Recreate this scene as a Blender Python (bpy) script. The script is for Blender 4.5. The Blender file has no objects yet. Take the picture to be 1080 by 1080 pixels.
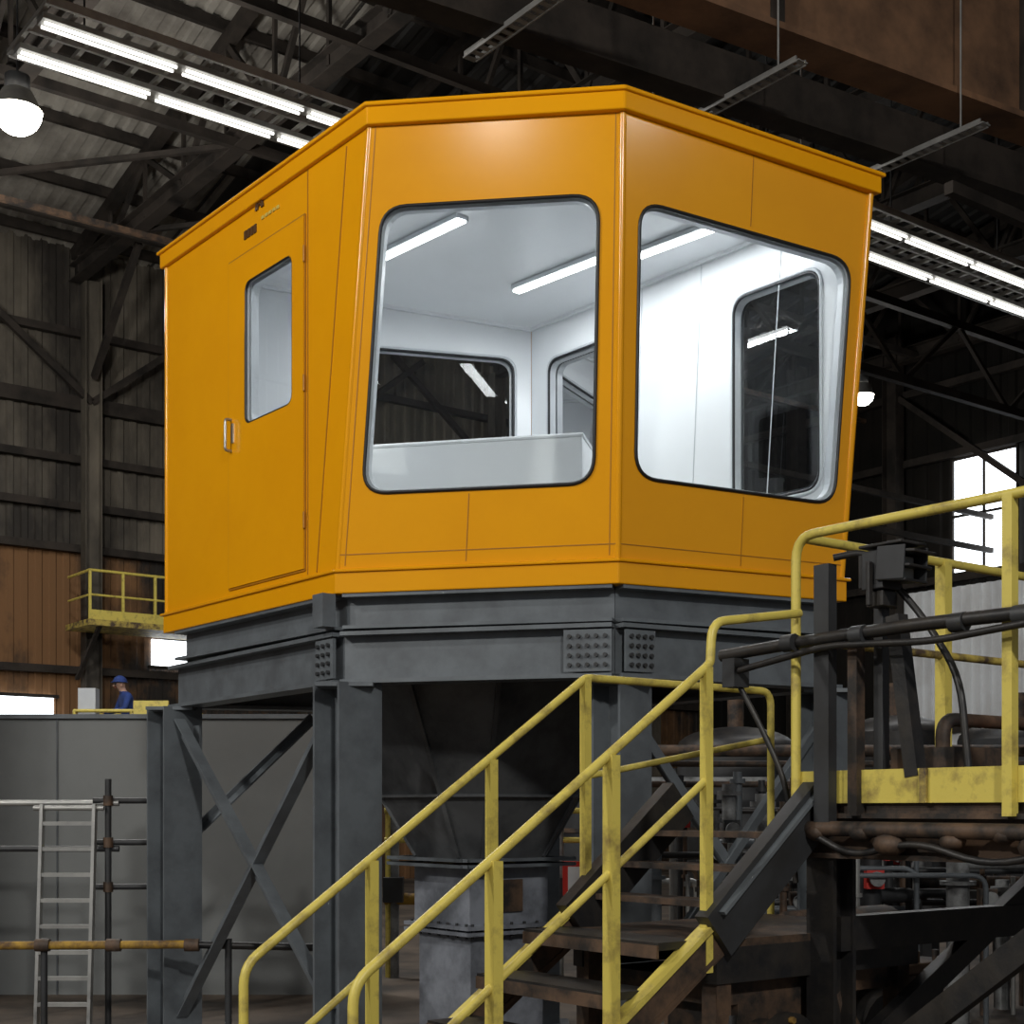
import bpy, bmesh, math, random
from mathutils import Vector, Matrix
random.seed(4)
E = 1.7            # eye height above the hall floor
V = Vector
def W(s, t, z): return V((.794*s-.607*t, .607*s+.794*t, z))   # hall axes -> world
E1 = V((.794, .607, 0)); E2 = V((-.607, .794, 0)); UP = V((0, 0, 1))

# ------------------------------------------------------------ materials
def mat(name, c1, c2=None, rough=.5, metal=0, scale=3, bump=0, coat=0, emis=0, lo=.4, hi=.65, spec=.5, stretch=None):
    m = bpy.data.materials.new(name); m.use_nodes = True
    nt = m.node_tree; N = nt.nodes; L = nt.links; b = N['Principled BSDF']
    b.inputs['Roughness'].default_value = rough; b.inputs['Metallic'].default_value = metal
    b.inputs['Coat Weight'].default_value = coat; b.inputs['Coat Roughness'].default_value = .1
    b.inputs['Specular IOR Level'].default_value = spec
    tc = N.new('ShaderNodeTexCoord'); mp = N.new('ShaderNodeMapping')
    L.new(tc.outputs['Object'], mp.inputs[0])
    if stretch: mp.inputs['Scale'].default_value = stretch
    no = N.new('ShaderNodeTexNoise'); no.inputs['Scale'].default_value = scale; no.inputs['Detail'].default_value = 6
    no.inputs['Roughness'].default_value = .65
    L.new(mp.outputs[0], no.inputs['Vector'])
    r = N.new('ShaderNodeValToRGB'); L.new(no.outputs['Fac'], r.inputs[0])
    c2 = c2 or tuple(x*.88 for x in c1)
    r.color_ramp.elements[0].position = lo; r.color_ramp.elements[0].color = (*c1, 1)
    r.color_ramp.elements[1].position = hi; r.color_ramp.elements[1].color = (*c2, 1)
    L.new(r.outputs[0], b.inputs['Base Color'])
    if bump:
        bn = N.new('ShaderNodeBump'); bn.inputs['Strength'].default_value = bump; bn.inputs['Distance'].default_value = .01
        L.new(no.outputs['Fac'], bn.inputs['Height']); L.new(bn.outputs[0], b.inputs['Normal'])
    if emis:
        b.inputs['Emission Color'].default_value = (*c1, 1); b.inputs['Emission Strength'].default_value = emis
    return m
M = {}
M['orange'] = mat('orange_paint', (.82, .355, .003), (.78, .33, .003), rough=.16, scale=1.2, spec=.38)
M['orange_dk'] = mat('orange_seam', (.42, .17, .004), rough=.5)
M['white'] = mat('white_panel', (.76, .78, .80), (.73, .75, .77), rough=.22, scale=1)
M['white_fr'] = mat('window_frame_white', (.55, .58, .61), rough=.35)
M['rubber'] = mat('black_rubber', (.008, .008, .01), rough=.45)
M['steel'] = mat('grey_painted_steel', (.14, .158, .172), (.095, .105, .115), rough=.36, scale=3.5, bump=.12)
M['steel_dk'] = mat('dark_steel', (.035, .037, .04), (.022, .022, .022), rough=.5, scale=3, bump=.2)
M['hopper'] = mat('hopper_steel', (.13, .135, .14), (.055, .058, .062), rough=.3, scale=2.2, bump=.25, metal=.25)
M['chute'] = mat('chute_steel', (.27, .29, .33), (.12, .13, .15), rough=.42, scale=3, bump=.2)
M['metal'] = mat('bare_steel', (.40, .40, .38), rough=.35, metal=.8)
M['alu'] = mat('aluminium', (.42, .42, .40), (.3, .3, .29), rough=.4, metal=.5)
M['yellow'] = mat('yellow_rail_paint', (.66, .54, .11), (.26, .19, .06), rough=.42, scale=9, bump=.25, lo=.5, hi=.74)
M['yellow_d'] = mat('worn_yellow_paint', (.50, .38, .08), (.07, .045, .03), rough=.6, scale=8, bump=.4, lo=.42, hi=.62)
M['rust'] = mat('rusty_steel', (.11, .065, .038), (.018, .015, .013), rough=.65, scale=5, bump=.6, lo=.38, hi=.6)
M['rust_y'] = mat('rusty_yellow_pipe', (.42, .25, .03), (.07, .035, .02), rough=.7, scale=7, bump=.3)
M['black'] = mat('grimy_black_steel', (.012, .012, .013), (.03, .026, .022), rough=.45, scale=6, bump=.4)
M['roofsheet'] = mat('roof_sheet', (.34, .32, .28), (.11, .098, .085), rough=.6, scale=.6, lo=.35, hi=.68)  # left roof coloured lighter, as if lit
M['roofsheet_shade'] = mat('sooty_roof_sheet', (.022, .02, .018), (.012, .012, .011), rough=.7, scale=.6)  # same roof sheeting with shade put into the colour
M['wallsheet'] = mat('grimy_wall_sheet', (.15, .13, .10), (.022, .018, .014), rough=.7, scale=.35, lo=.4, hi=.6, stretch=(1, 1, .45))
M['wallrust'] = mat('stained_wall', (.19, .095, .038), (.018, .014, .011), rough=.85, scale=.45, lo=.42, hi=.56, stretch=(1, 1, .6))
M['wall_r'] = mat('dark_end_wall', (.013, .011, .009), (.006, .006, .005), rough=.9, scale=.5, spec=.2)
M['lightsheet'] = mat('pale_cladding', (.85, .88, .90), (.7, .7, .7), rough=.6, scale=.8)
M['truss'] = mat('truss_steel', (.04, .032, .026), (.014, .012, .010), rough=.75, scale=1.5, spec=.3)
M['girder'] = mat('crane_girder_paint', (.30, .16, .085), (.09, .052, .032), rough=.6, scale=.7, lo=.38, hi=.66)
M['partition'] = mat('grey_partition', (.17, .18, .178), (.135, .143, .142), rough=.6, scale=.6)
M['floor'] = mat('concrete_floor', (.13, .10, .075), (.035, .03, .026), rough=.7, scale=.9, bump=.2)
M['blue'] = mat('blue_overalls', (.02, .05, .22), (.015, .035, .14), rough=.85, scale=9)
M['skin'] = mat('skin', (.55, .33, .24), rough=.55)
M['red'] = mat('red_paint', (.60, .03, .02), rough=.5)
M['green'] = mat('green_paint', (.03, .13, .09), rough=.5)
M['greyp'] = mat('grey_pipe', (.30, .31, .31), (.10, .10, .10), rough=.4, scale=5)
M['mark'] = mat('dark_lettering', (.09, .04, .01), rough=.5)
M['tube'] = mat('fluorescent_tube', (1, .98, .93), (1, .98, .93), emis=2)
M['led'] = mat('led_strip', (1, 1, 1), (1, 1, 1), emis=7)
M['lampglow'] = mat('lamp_lens', (1, .96, .88), (1, .96, .88), emis=25)
M['day'] = mat('daylight_pane', (.9, .95, 1), (.9, .95, 1), emis=4)
def glassmat():
    m = bpy.data.materials.new('window_glass'); m.use_nodes = True
    nt = m.node_tree; N = nt.nodes; L = nt.links
    for n in list(N):
        if n.type != 'OUTPUT_MATERIAL': N.remove(n)
    o = [n for n in N][0]
    tr = N.new('ShaderNodeBsdfTransparent'); tr.inputs[0].default_value = (.91, .94, .94, 1)
    gl = N.new('ShaderNodeBsdfGlossy'); gl.inputs['Roughness'].default_value = .01
    fr = N.new('ShaderNodeFresnel'); fr.inputs[0].default_value = 1.32
    mx = N.new('ShaderNodeMixShader'); L.new(fr.outputs[0], mx.inputs[0]); L.new(tr.outputs[0], mx.inputs[1]); L.new(gl.outputs[0], mx.inputs[2])
    L.new(mx.outputs[0], o.inputs[0]); return m
M['glass'] = glassmat()

# ------------------------------------------------------------ mesh builder
class B:
    def __init__(s): s.v = []; s.f = []; s.mi = []; s.sm = []; s.mats = []
    def m(s, k):
        if k not in s.mats: s.mats.append(k)
        return s.mats.index(k)
    def add(s, vs, fs, k, smooth=False):
        o = len(s.v); s.v += [V(p) for p in vs]; i = s.m(k)
        for f in fs: s.f.append([o+j for j in f]); s.mi.append(i); s.sm.append(smooth)
    def bar(s, p1, p2, w, h, k, up=UP, off=(0, 0)):
        p1 = V(p1); p2 = V(p2); d = (p2-p1).normalized(); up = V(up)
        if abs(d.dot(up.normalized())) > .99: up = E2
        x = d.cross(up).normalized(); y = x.cross(d).normalized()
        o = x*off[0]+y*off[1]; vs = []
        for p in (p1, p2):
            for a, c in ((-1, -1), (1, -1), (1, 1), (-1, 1)): vs.append(p+o+x*a*w/2+y*c*h/2)
        s.add(vs, [(3, 2, 1, 0), (4, 5, 6, 7), (0, 1, 5, 4), (1, 2, 6, 5), (2, 3, 7, 6), (3, 0, 4, 7)], k)
    def ibeam(s, p1, p2, h, w, k, tf=.02, tw=.014, up=UP):
        s.bar(p1, p2, w, tf, k, up, (0, h/2-tf/2)); s.bar(p1, p2, w, tf, k, up, (0, -h/2+tf/2)); s.bar(p1, p2, tw, h-2*tf, k, up)
    def box(s, c, d, k, rot=None):
        c = V(c); ax = rot or (V((1, 0, 0)), V((0, 1, 0)))
        x, y = ax; z = x.cross(y); s_ = [x*d[0]/2, y*d[1]/2, z*d[2]/2]; vs = []
        for q in (-1, 1):
            for a, b_ in ((-1, -1), (1, -1), (1, 1), (-1, 1)): vs.append(c+s_[0]*a+s_[1]*b_+s_[2]*q)
        s.add(vs, [(3, 2, 1, 0), (4, 5, 6, 7), (0, 1, 5, 4), (1, 2, 6, 5), (2, 3, 7, 6), (3, 0, 4, 7)], k)
    def cone(s, p1, p2, r1, r2, k, n=16, caps=True):
        p1 = V(p1); p2 = V(p2); d = (p2-p1).normalized(); u = V((1, 0, 0)) if abs(d.x) < .8 else V((0, 1, 0))
        x = d.cross(u).normalized(); y = d.cross(x)
        c = [x*math.cos(2*math.pi*i/n)+y*math.sin(2*math.pi*i/n) for i in range(n)]
        a = [p1+q*r1 for q in c]; b_ = [p2+q*r2 for q in c]
        s.add(a+b_, [(i, (i+1) % n, n+(i+1) % n, n+i) for i in range(n)], k, True)
        if caps: s.add(a, [tuple(range(n))[::-1]], k); s.add(b_, [tuple(range(n))], k)
    def cyl(s, p1, p2, r, k, n=12): s.cone(p1, p2, r, r, k, n)
    def sweep(s, pts, r, k, n=8, closed=False):
        pts = [V(p) for p in pts]; m = len(pts); rings = []; px = None
        for i, p in enumerate(pts):
            if closed: d = (pts[(i+1) % m]-pts[i-1]).normalized()
            else: d = (pts[min(i+1, m-1)]-pts[max(i-1, 0)]).normalized()
            if px is None:
                u = UP if abs(d.z) < .9 else V((1, 0, 0)); px = d.cross(u).normalized()
            x = (px-d*px.dot(d)).normalized(); px = x; y = d.cross(x)
            rings.append([p+(x*math.cos(2*math.pi*j/n)+y*math.sin(2*math.pi*j/n))*r for j in range(n)])
        vs = [q for R in rings for q in R]; fs = []
        for i in range(m if closed else m-1):
            a = i*n; b_ = ((i+1) % m)*n
            fs += [(a+j, a+(j+1) % n, b_+(j+1) % n, b_+j) for j in range(n)]
        s.add(vs, fs, k, True)
        if not closed: s.add(rings[0], [tuple(range(n))[::-1]], k); s.add(rings[-1], [tuple(range(n))], k)
    def pipe(s, pts, r, k, bend=.08, n=10):
        pts = [V(p) for p in pts]; o = [pts[0]]
        for a, p, c in zip(pts, pts[1:], pts[2:]):
            q = min(bend, (a-p).length*.45, (c-p).length*.45)
            A = p+(a-p).normalized()*q; C = p+(c-p).normalized()*q
            for i in range(6):
                t = i/5; o.append(A*(1-t)**2+p*2*t*(1-t)+C*t*t)
        o.append(pts[-1]); s.sweep(o, r, k, n)
    def prism(s, pts, z0, z1, k, ktop=None):
        f0 = z0 if callable(z0) else (lambda x, y: z0); f1 = z1 if callable(z1) else (lambda x, y: z1)
        n = len(pts); a = [V((x, y, f0(x, y))) for x, y in pts]; b_ = [V((x, y, f1(x, y))) for x, y in pts]
        s.add(a+b_, [(i, (i+1) % n, n+(i+1) % n, n+i) for i in range(n)]+[tuple(range(n))[::-1], tuple(range(n, 2*n))], k)
    def dome(s, c, r, k, sz=1, n=16, m=6, down=False):
        vs = []; fs = []
        for i in range(m+1):
            a = math.pi/2*i/m
            for j in range(n):
                t = 2*math.pi*j/n; vs.append(V(c)+V((math.cos(t)*math.cos(a)*r, math.sin(t)*math.cos(a)*r, (-1 if down else 1)*math.sin(a)*r*sz)))
        for i in range(m):
            for j in range(n): fs.append((i*n+j, i*n+(j+1) % n, (i+1)*n+(j+1) % n, (i+1)*n+j))
        s.add(vs, fs, k, True)
    def sphere(s, c, r, k, n=14, m=8, sc=(1, 1, 1)):
        vs = []; fs = []
        for i in range(m+1):
            a = math.pi*i/m-math.pi/2
            for j in range(n):
                t = 2*math.pi*j/n; vs.append(V(c)+V((math.cos(t)*math.cos(a)*r*sc[0], math.sin(t)*math.cos(a)*r*sc[1], math.sin(a)*r*sc[2])))
        for i in range(m):
            for j in range(n): fs.append((i*n+j, i*n+(j+1) % n, (i+1)*n+(j+1) % n, (i+1)*n+j))
        s.add(vs, fs, k, True)
    def corr(s, o, u, L, v, k, pitch=.35, dep=.05):
        o = V(o); u = V(u); v = V(v); n = u.cross(v).normalized(); prof = []; x = 0
        while x < L:
            prof += [(x, 0), (x+pitch*.4, 0), (x+pitch*.5, dep), (x+pitch*.9, dep)]; x += pitch
        vs = [o+u*a+n*b_ for a, b_ in prof]; m = len(vs); vs += [p+v for p in vs]
        s.add(vs, [(i, i+1, m+i+1, m+i) for i in range(m-1)], k)
    def obj(s, name, parent=None, bevel=0):
        me = bpy.data.meshes.new(name); me.from_pydata([tuple(p) for p in s.v], [], s.f)
        for k in s.mats: me.materials.append(M[k])
        me.polygons.foreach_set('material_index', s.mi); me.polygons.foreach_set('use_smooth', s.sm); me.update()
        o = bpy.data.objects.new(name, me); bpy.context.collection.objects.link(o)
        if parent: o.parent = parent
        if bevel:
            md = o.modifiers.new('bevel', 'BEVEL'); md.width = bevel; md.segments = 2; md.limit_method = 'ANGLE'
        return o
def empty(name):
    e = bpy.data.objects.new(name, None); bpy.context.collection.objects.link(e); return e

# ------------------------------------------------------------ cabin
cabin = empty('control_cabin')
LC = (-2.54, 10.43); A = (-1.052, 8.53); Bb = (.608, 8.147); C = (2.065, 8.85); K = (.18, 11.15)
At = (-.825, 8.24); Bt = (.622, 7.906); Ct = (2.209, 8.672)
RP = lambda x, y: E+4.10-.061*(x+2.54)-.0428*(y-10.43)
zb = E+1.44
bot = [V((*p, zb)) for p in (LC, A, Bb, C, K)]
def T3(p, d=.03): return V((*p, RP(*p)-d))
top = [T3(p) for p in (LC, At, Bt, Ct, K)]
def offset(pts, d):
    n = len(pts); out = []
    for i in range(n):
        p0 = V(pts[i-1]); p = V(pts[i]); p1 = V(pts[(i+1) % n])
        a = (p-p0).normalized(); b_ = (p1-p).normalized(); n1 = V((a.y, -a.x)); n2 = V((b_.y, -b_.x))
        m = (n1+n2).normalized(); out.append(tuple(p+m*d/m.dot(n1)))
    return out
def fillet(c, r, n=7):
    o = []
    for i in range(len(c)):
        p0 = V(c[i-1]); p = V(c[i]); p1 = V(c[(i+1) % len(c)])
        a = p+(p0-p).normalized()*r; b_ = p+(p1-p).normalized()*r
        for j in range(n+1):
            t = j/n; o.append(a*(1-t)**2+p*2*t*(1-t)+b_*t*t)
    return o
class Wall:
    def __init__(s, bl, br, tr, tl):
        s.o = bl; s.x = (br-bl).normalized(); s.n = s.x.cross(tl-bl).normalized(); s.y = s.n.cross(s.x)
        s.c = [s.to2(p) for p in (bl, br, tr, tl)]
    def to2(s, p): return V(((p-s.o).dot(s.x), (p-s.o).dot(s.y)))
    def P(s, q, d=0): return s.o+s.x*q[0]+s.y*q[1]+s.n*d
    def uv(s, u, v):
        a, b_, c, d = s.c; return (a*(1-u)+b_*u)*(1-v)+(d*(1-u)+c*u)*v
MIT = [.135, .028, .032, .104, .054]      # mitre at LC, A, B, C, K
def panel(b, w, outer, holes, d0, d1, mo, mi, ms, mit=(0, 0)):
    bm = bmesh.new(); ed = []
    for lp in [outer]+holes:
        vs = [bm.verts.new((q[0], q[1], 0)) for q in lp]
        ed += [bm.edges.new((vs[i], vs[(i+1) % len(vs)])) for i in range(len(vs))]
    bmesh.ops.triangle_fill(bm, use_beauty=True, use_dissolve=False, edges=ed)
    bm.verts.index_update(); P2 = [v.co.copy() for v in bm.verts]; fs = []
    for f in bm.faces:
        ix = [v.index for v in f.verts]
        if f.normal.z < 0: ix.reverse()
        fs.append(tuple(ix))
    bm.free()
    inner = [V((q[0], q[1])) for q in P2]
    io = [V((q[0], q[1])) for q in outer]
    if mit != (0, 0):
        for k, dx in ((0, mit[0]), (1, -mit[1]), (2, -mit[1]), (3, mit[0])): inner[k].x += dx; io[k].x += dx
    b.add([w.P(q, d0) for q in P2], fs, mo); b.add([w.P(q, d1) for q in inner], [f[::-1] for f in fs], mi)
    for k, lp in enumerate([outer]+holes):
        n = len(lp); l2 = io if k == 0 else lp
        b.add([w.P(q, d0) for q in lp]+[w.P(q, d1) for q in l2], [(i, n+i, n+(i+1) % n, (i+1) % n) for i in range(n)], mo if k == 0 else ms)
def window(b, g, w, lp, d=-.05):
    b.sweep([w.P(q, .004) for q in lp], .011, 'rubber', 6, True)
    cx = sum((V(q) for q in lp), V((0, 0)))/len(lp)
    inner = [V(q)+(cx-V(q)).normalized()*.022 for q in lp]; n = len(lp)
    b.add([w.P(q, -.03) for q in lp]+[w.P(q, -.03) for q in inner], [(i, (i+1) % n, n+(i+1) % n, n+i) for i in range(n)], 'white_fr')
    b.add([w.P(q, -.03) for q in inner]+[w.P(q, -.085) for q in inner], [(i, (i+1) % n, n+(i+1) % n, n+i) for i in range(n)], 'white_fr')
    g.add([w.P(q, -.022) for q in lp], [tuple(range(n))], 'glass')
b = B(); g = B()
walls = [Wall(bot[i], bot[(i+1) % 5], top[(i+1) % 5], top[i]) for i in range(5)]
TH = -.08
def mt(i): return (MIT[i], MIT[(i+1) % 5])
def rect(x0, x1, z0, z1): return [(x0, z0-zb), (x1, z0-zb), (x1, z1-zb), (x0, z1-zb)]
w = walls[0]; L0 = 2.413
dw = fillet(rect(.523*L0, .785*L0, E+2.56, E+3.50), .075)
panel(b, w, w.c, [dw], 0, TH, 'orange', 'white', 'white_fr', mt(0))
door = rect(.427*L0, .845*L0, E+1.50, E+3.69)
panel(b, w, door, [dw], .014, .001, 'orange', 'orange', 'orange')
window(b, g, w, dw)
def outline(b, w, pts, r, k, d=.004):
    for i in range(len(pts)):
        b.bar(w.P(pts[i], d), w.P(pts[(i+1) % len(pts)], d), r, .008, k, w.n)
outline(b, w, [(p[0]+a, p[1]+c) for p, a, c in zip(door, (-.008, .008, .008, -.008), (-.008, -.008, .008, .008))], .012, 'orange_dk')
b.bar(w.P((.905*L0, .02), .002), w.P((1.0*L0+.12, 2.5), .002), .008, .006, 'orange_dk', w.n)
b.bar(w.P((.86*L0, .02), .002), w.P((.86*L0, 2.52), .002), .007, .006, 'orange_dk', w.n)
hp = [w.P((.445*L0, E+2.42-zb), .014), w.P((.445*L0, E+2.42-zb), .06), w.P((.445*L0, E+2.63-zb), .06), w.P((.445*L0, E+2.63-zb), .014)]
b.pipe(hp, .010, 'metal', .03)
b.bar(w.P((.455*L0, E+2.47-zb), .018), w.P((.455*L0, E+2.60-zb), .018), .022, .012, 'metal', w.n)
for z in (1.75, 2.6, 3.4):
    b.cyl(w.P((.85*L0, E+z-zb), .016), w.P((.85*L0, E+z+.1-zb), .016), .008, 'orange_dk', 8)
x = .52*L0
for i in range(4):
    b.box(w.P((x+i*.045, E+3.82-zb), .004), (.034, .006, .055), 'mark', (w.x, -w.n))
b.sweep([w.P((x+.2+.05*math.cos(a*.314), E+3.93-zb+.05*math.sin(a*.314)), .006) for a in range(11)], .008, 'mark', 6)
b.sweep([w.P((x+.2+.03*math.cos(a*.314), E+3.93-zb+.03*math.sin(a*.314)), .006) for a in range(11)], .008, 'mark', 6)
for i in range(5):
    b.box(w.P((x+.24+i*.05, E+3.86-zb), .003), (.034, .006, .02), 'yellow', (w.x, -w.n))
for wi, (u0, u1, v0, v1) in ((1, (.078, .912, .170, .792)), (2, (.064, .928, .185, .785))):
    w = walls[wi]; lp = fillet([w.uv(u0, v0), w.uv(u1, v0), w.uv(u1, v1), w.uv(u0, v1)], .15)
    panel(b, w, w.c, [lp], 0, TH, 'orange', 'white', 'white_fr', mt(wi)); window(b, g, w, lp)
for wi, u, v0, v1 in ((1, .47, 0.01, .16), (2, .5, .80, .97), (2, .52, .01, .175), (1, .97, .01, .98), (1, .03, .01, .98)):
    w = walls[wi]; b.bar(w.P(w.uv(u, v0), .001), w.P(w.uv(u, v1), .001), .005, .004, 'orange_dk', w.n)
for wi in (1, 2):       # horizontal seam above the skirt
    w = walls[wi]; b.bar(w.P(w.uv(.0, .035), .001), w.P(w.uv(1, .035), .001), .006, .004, 'orange_dk', w.n)
for p in (1, 2, 3, 0):   # rounded corner beads
    nn = (walls[p].n+walls[p-1].n).normalized(); b.cyl(bot[p]-nn*.018, top[p]-nn*.018, .022, 'orange', 20)
w = walls[3]; LL = w.c[1][0]
def fromK(a): return LL*(1-a)
h1 = fillet([(fromK(.96), .58), (fromK(.72), .58), (fromK(.72), 1.95), (fromK(.96), 1.95)], .12)
h2 = fillet([(fromK(.34), .9), (fromK(.09), .9), (fromK(.09), 2.0), (fromK(.34), 2.0)], .1)
panel(b, w, w.c, [h1, h2], 0, TH, 'orange', 'white', 'white_fr', mt(3)); window(b, g, w, h1); window(b, g, w, h2)
w = walls[4]; LL = w.c[1][0]
h3 = fillet([(LL*.07, .95), (LL*.53, .95), (LL*.53, 2.05), (LL*.07, 2.05)], .12)
panel(b, w, w.c, [h3], 0, TH, 'orange', 'white', 'white_fr', mt(4)); window(b, g, w, h3)
for w, h in ((walls[3], h1), (walls[3], h2), (walls[4], h3)):
    cx = sum((V(q) for q in h), V((0, 0)))/len(h)
    b.sweep([w.P(V(q)+(V(q)-cx).normalized()*.02, TH-.003) for q in h], .013, 'white_fr', 6, True)
    b.sweep([w.P(q, TH-.006) for q in h], .01, 'rubber', 6, True)
for w, us in ((walls[3], (.2, .42, .6)), (walls[4], (.62, .8))):
    for u in us: b.bar(w.P(w.uv(u, .02), TH-.002), w.P(w.uv(u, .95), TH-.002), .006, .004, 'white_fr', w.n)
b.obj('walls', cabin)
g.obj('glazing', cabin)
b = B()
foot = [LC, A, Bb, C, K]; tring = [LC, At, Bt, Ct, K]
b.prism(offset(foot, .012), E+1.30, E+1.44, 'orange'); b.prism(offset(foot, .03), E+1.425, E+1.445, 'orange')
b.prism(offset(tring, .028), lambda x, y: RP(x, y)-.125, lambda x, y: RP(x, y)-.01, 'orange')
b.prism(offset(tring, .045), lambda x, y: RP(x, y)-.025, lambda x, y: RP(x, y), 'orange')
b.obj('roof_cap_and_skirt', cabin, .008)
b = B()
b.prism(offset(foot, -.02), E+1.44, E+1.47, 'greyp'); b.prism(offset(tring, -.06), lambda x, y: RP(x, y)-.17, lambda x, y: RP(x, y)-.13, 'white')
ti = offset(tring, -.1)
for i in range(5):
    p, q = ti[i], ti[(i+1) % 5]
    b.bar((p[0], p[1], RP(*p)-.18), (q[0], q[1], RP(*q)-.18), .025, .025, 'white')
b.obj('interior_floor_ceiling', cabin)
b = B(); ax = (V((.975, -.22, 0)), V((.22, .975, 0)))
c0 = V((-.34, 9.72, 0))
b.box(c0+V((0, 0, E+1.95)), (1.78, .66, .96), 'white', ax); b.box(c0+V((0, 0, E+2.435)), (1.80, .68, .03), 'white', ax)
b.obj('operator_console', cabin, .015)
b = B()
def ceil(x, y, d=.19): return V((x, y, RP(x, y)-d))
strips = [((-.92, 9.85), (-.32, 9.17)), ((.03, 10.25), (.62, 9.6)), ((.85, 9.55), (1.45, 8.9))]
for p, q in strips:
    b.bar(ceil(*p), ceil(*q), .10, .03, 'white_fr'); b.bar(ceil(*p, .212), ceil(*q, .212), .06, .015, 'led')
    l = bpy.data.lights.new('led_light', 'AREA'); l.shape = 'RECTANGLE'; l.size = 1.0; l.size_y = .1; l.energy = 13; l.color = (.96, .98, 1)
    o = bpy.data.objects.new('led_light', l); bpy.context.collection.objects.link(o); o.parent = cabin
    m = (ceil(*p, .24)+ceil(*q, .24))/2; o.location = m; o.rotation_euler = (0, 0, math.atan2(q[1]-p[1], q[0]-p[0]))
b.obj('led_strip_fittings', cabin)

# ------------------------------------------------------------ support frame
b = B()
def P3(p, z): return V((p[0], p[1], z))
up_ring = offset(foot, -.10)
for i in range(5):
    b.ibeam(P3(up_ring[i], E+1.195), P3(up_ring[(i+1) % 5], E+1.195), .21, .2, 'steel')
low = [(-2.63, 10.65), (-1.06, 8.50), (.60, 8.06), (2.15, 8.90), (.25, 11.4)]
lowi = offset(low, -.09)
for i in range(5):
    b.ibeam(P3(lowi[i], E+.915), P3(lowi[(i+1) % 5], E+.915), .31, .18, 'steel', .024)
def plate(p, q, t0, t1, nx, ny, z, h):
    p = V((*p, 0)); q = V((*q, 0)); d = (q-p).normalized(); n = V((d.y, -d.x, 0))
    a = p+d*t0+n*.035; c = p+d*t1+n*.035
    b.bar(a+UP*z, c+UP*z, .02, h, 'steel')
    for i in range(nx):
        for j in range(ny):
            r = a.lerp(c, (i+.7)/(nx+.4))+UP*(z-h/2+h*(j+.7)/(ny+.4))
            b.cyl(r, r+n*.03, .013, 'steel_dk', 6)
LA = (V(low[1])-V(low[0])).length
off1 = offset(low, -.055)
plate(off1[0], off1[1], LA-.34, LA-.12, 3, 4, E+.915, .24)
plate(off1[1], off1[2], 1.38, 1.66, 5, 4, E+.915, .24)
plate(off1[2], off1[3], .04, .24, 4, 4, E+.915, .24)
b.box((-1.13, 8.55, E+1.2), (.12, .09, .2), 'steel', (V((.62, -.78, 0)), V((.78, .62, 0))))
legs = [(-2.50, 10.53), (-.99, 8.55), (.64, 8.32), (1.98, 8.98), (.2, 11.2)]
dirs = V((.62, -.78, 0))
for i, p in enumerate(legs):
    s_ = .3 if i < 2 else .25; z1 = E+.76
    b.ibeam(P3(p, 0.02), P3(p, z1), s_, s_, 'steel', .02, .014, up=dirs)
    b.box((p[0], p[1], .015), (.5, .5, .03), 'steel'); b.box((p[0], p[1], z1-.012), (.34, .34, .024), 'steel')
bo = b.obj('support_frame')
b = B()
def angv(p, q, w=.12):
    d = (V(q)-V(p)).normalized(); n = V((-.78, -.62, 0))
    b.bar(p, q, .014, w, 'steel', up=n.cross(d)); b.bar(p, q, w*.7, .012, 'steel', up=n.cross(d), off=(w*.3, w/2))
angv((-2.42, 10.42, E+.62), (-1.08, 8.68, E-1.25)); angv((-1.12, 8.75, E+.58), (-2.4, 10.42, E-1.45))
angv((-2.42, 10.55, E-.25), (-1.5, 10.85, E+.7), .07)
b.bar((-2.4, 10.55, E+.5), (-2.28, 10.4, E+.5), .02, .25, 'steel')
angv((.72, 8.35, E+.52), (1.85, 8.95, E-1.1), .1); angv((1.9, 8.9, E+.52), (.75, 8.4, E-1.1), .08)
o = b.obj('cross_bracing'); o.parent = bo
# hopper: one long funnel under the frame
b = B(); hc = V((-.22, 10.0))
def octp(r, k=.30, z=0):
    o = []
    for sx, sy in ((1, 1), (-1, 1), (-1, -1), (1, -1)):
        c = [(sx*r, sy*r*(1-k)), (sx*r*(1-k), sy*r)]
        if sx*sy < 0: c.reverse()
        for a, d in c: o.append(V((hc.x, hc.y, z))+E1*a+E2*d)
    return o
def ringf(A_, B_, k): b.add(A_+B_, [(i, (i+1) % len(A_), len(A_)+(i+1) % len(A_), len(A_)+i) for i in range(len(A_))], k)
ringf(octp(.37, .3, E-.33), octp(1.03, .42, E+.95), 'hopper')
o1 = octp(.375, .3, E-.31); o2 = octp(1.03, .42, E+.93)
for p, q in zip(o1, o2): b.bar(p, q, .03, .03, 'hopper')
R = octp(.60, .36, E+.10)
for i in range(8): b.bar(R[i], R[(i+1) % 8], .05, .018, 'hopper')
for z in (-.33, -.37):
    R = octp(.47, .05, E+z)
    b.add(R, [tuple(range(8))], 'hopper')
    for i in range(8): b.bar(R[i], R[(i+1) % 8], .05, .022, 'steel')
for z0, z1, r in ((-.38, -.78, .335), (-.84, -1.7, .31)):
    b.box(V((hc.x, hc.y, E+(z0+z1)/2)), (2*r, 2*r, z0-z1), 'chute', (E1, E2))
for z in (-.79, -.83): b.box(V((hc.x, hc.y, E+z)), (.78, .78, .025), 'chute', (E1, E2))
for i in range(7):
    p = V((hc.x, hc.y, 0))+E1*(-.33+.11*i)+E2*(-.36); b.cyl(p+UP*(E-.86), p+UP*(E-.76), .012, 'steel_dk', 6)
    p = V((hc.x, hc.y, 0))+E2*(-.33+.11*i)-E1*.36; b.cyl(p+UP*(E-.86), p+UP*(E-.76), .012, 'steel_dk', 6)
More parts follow.
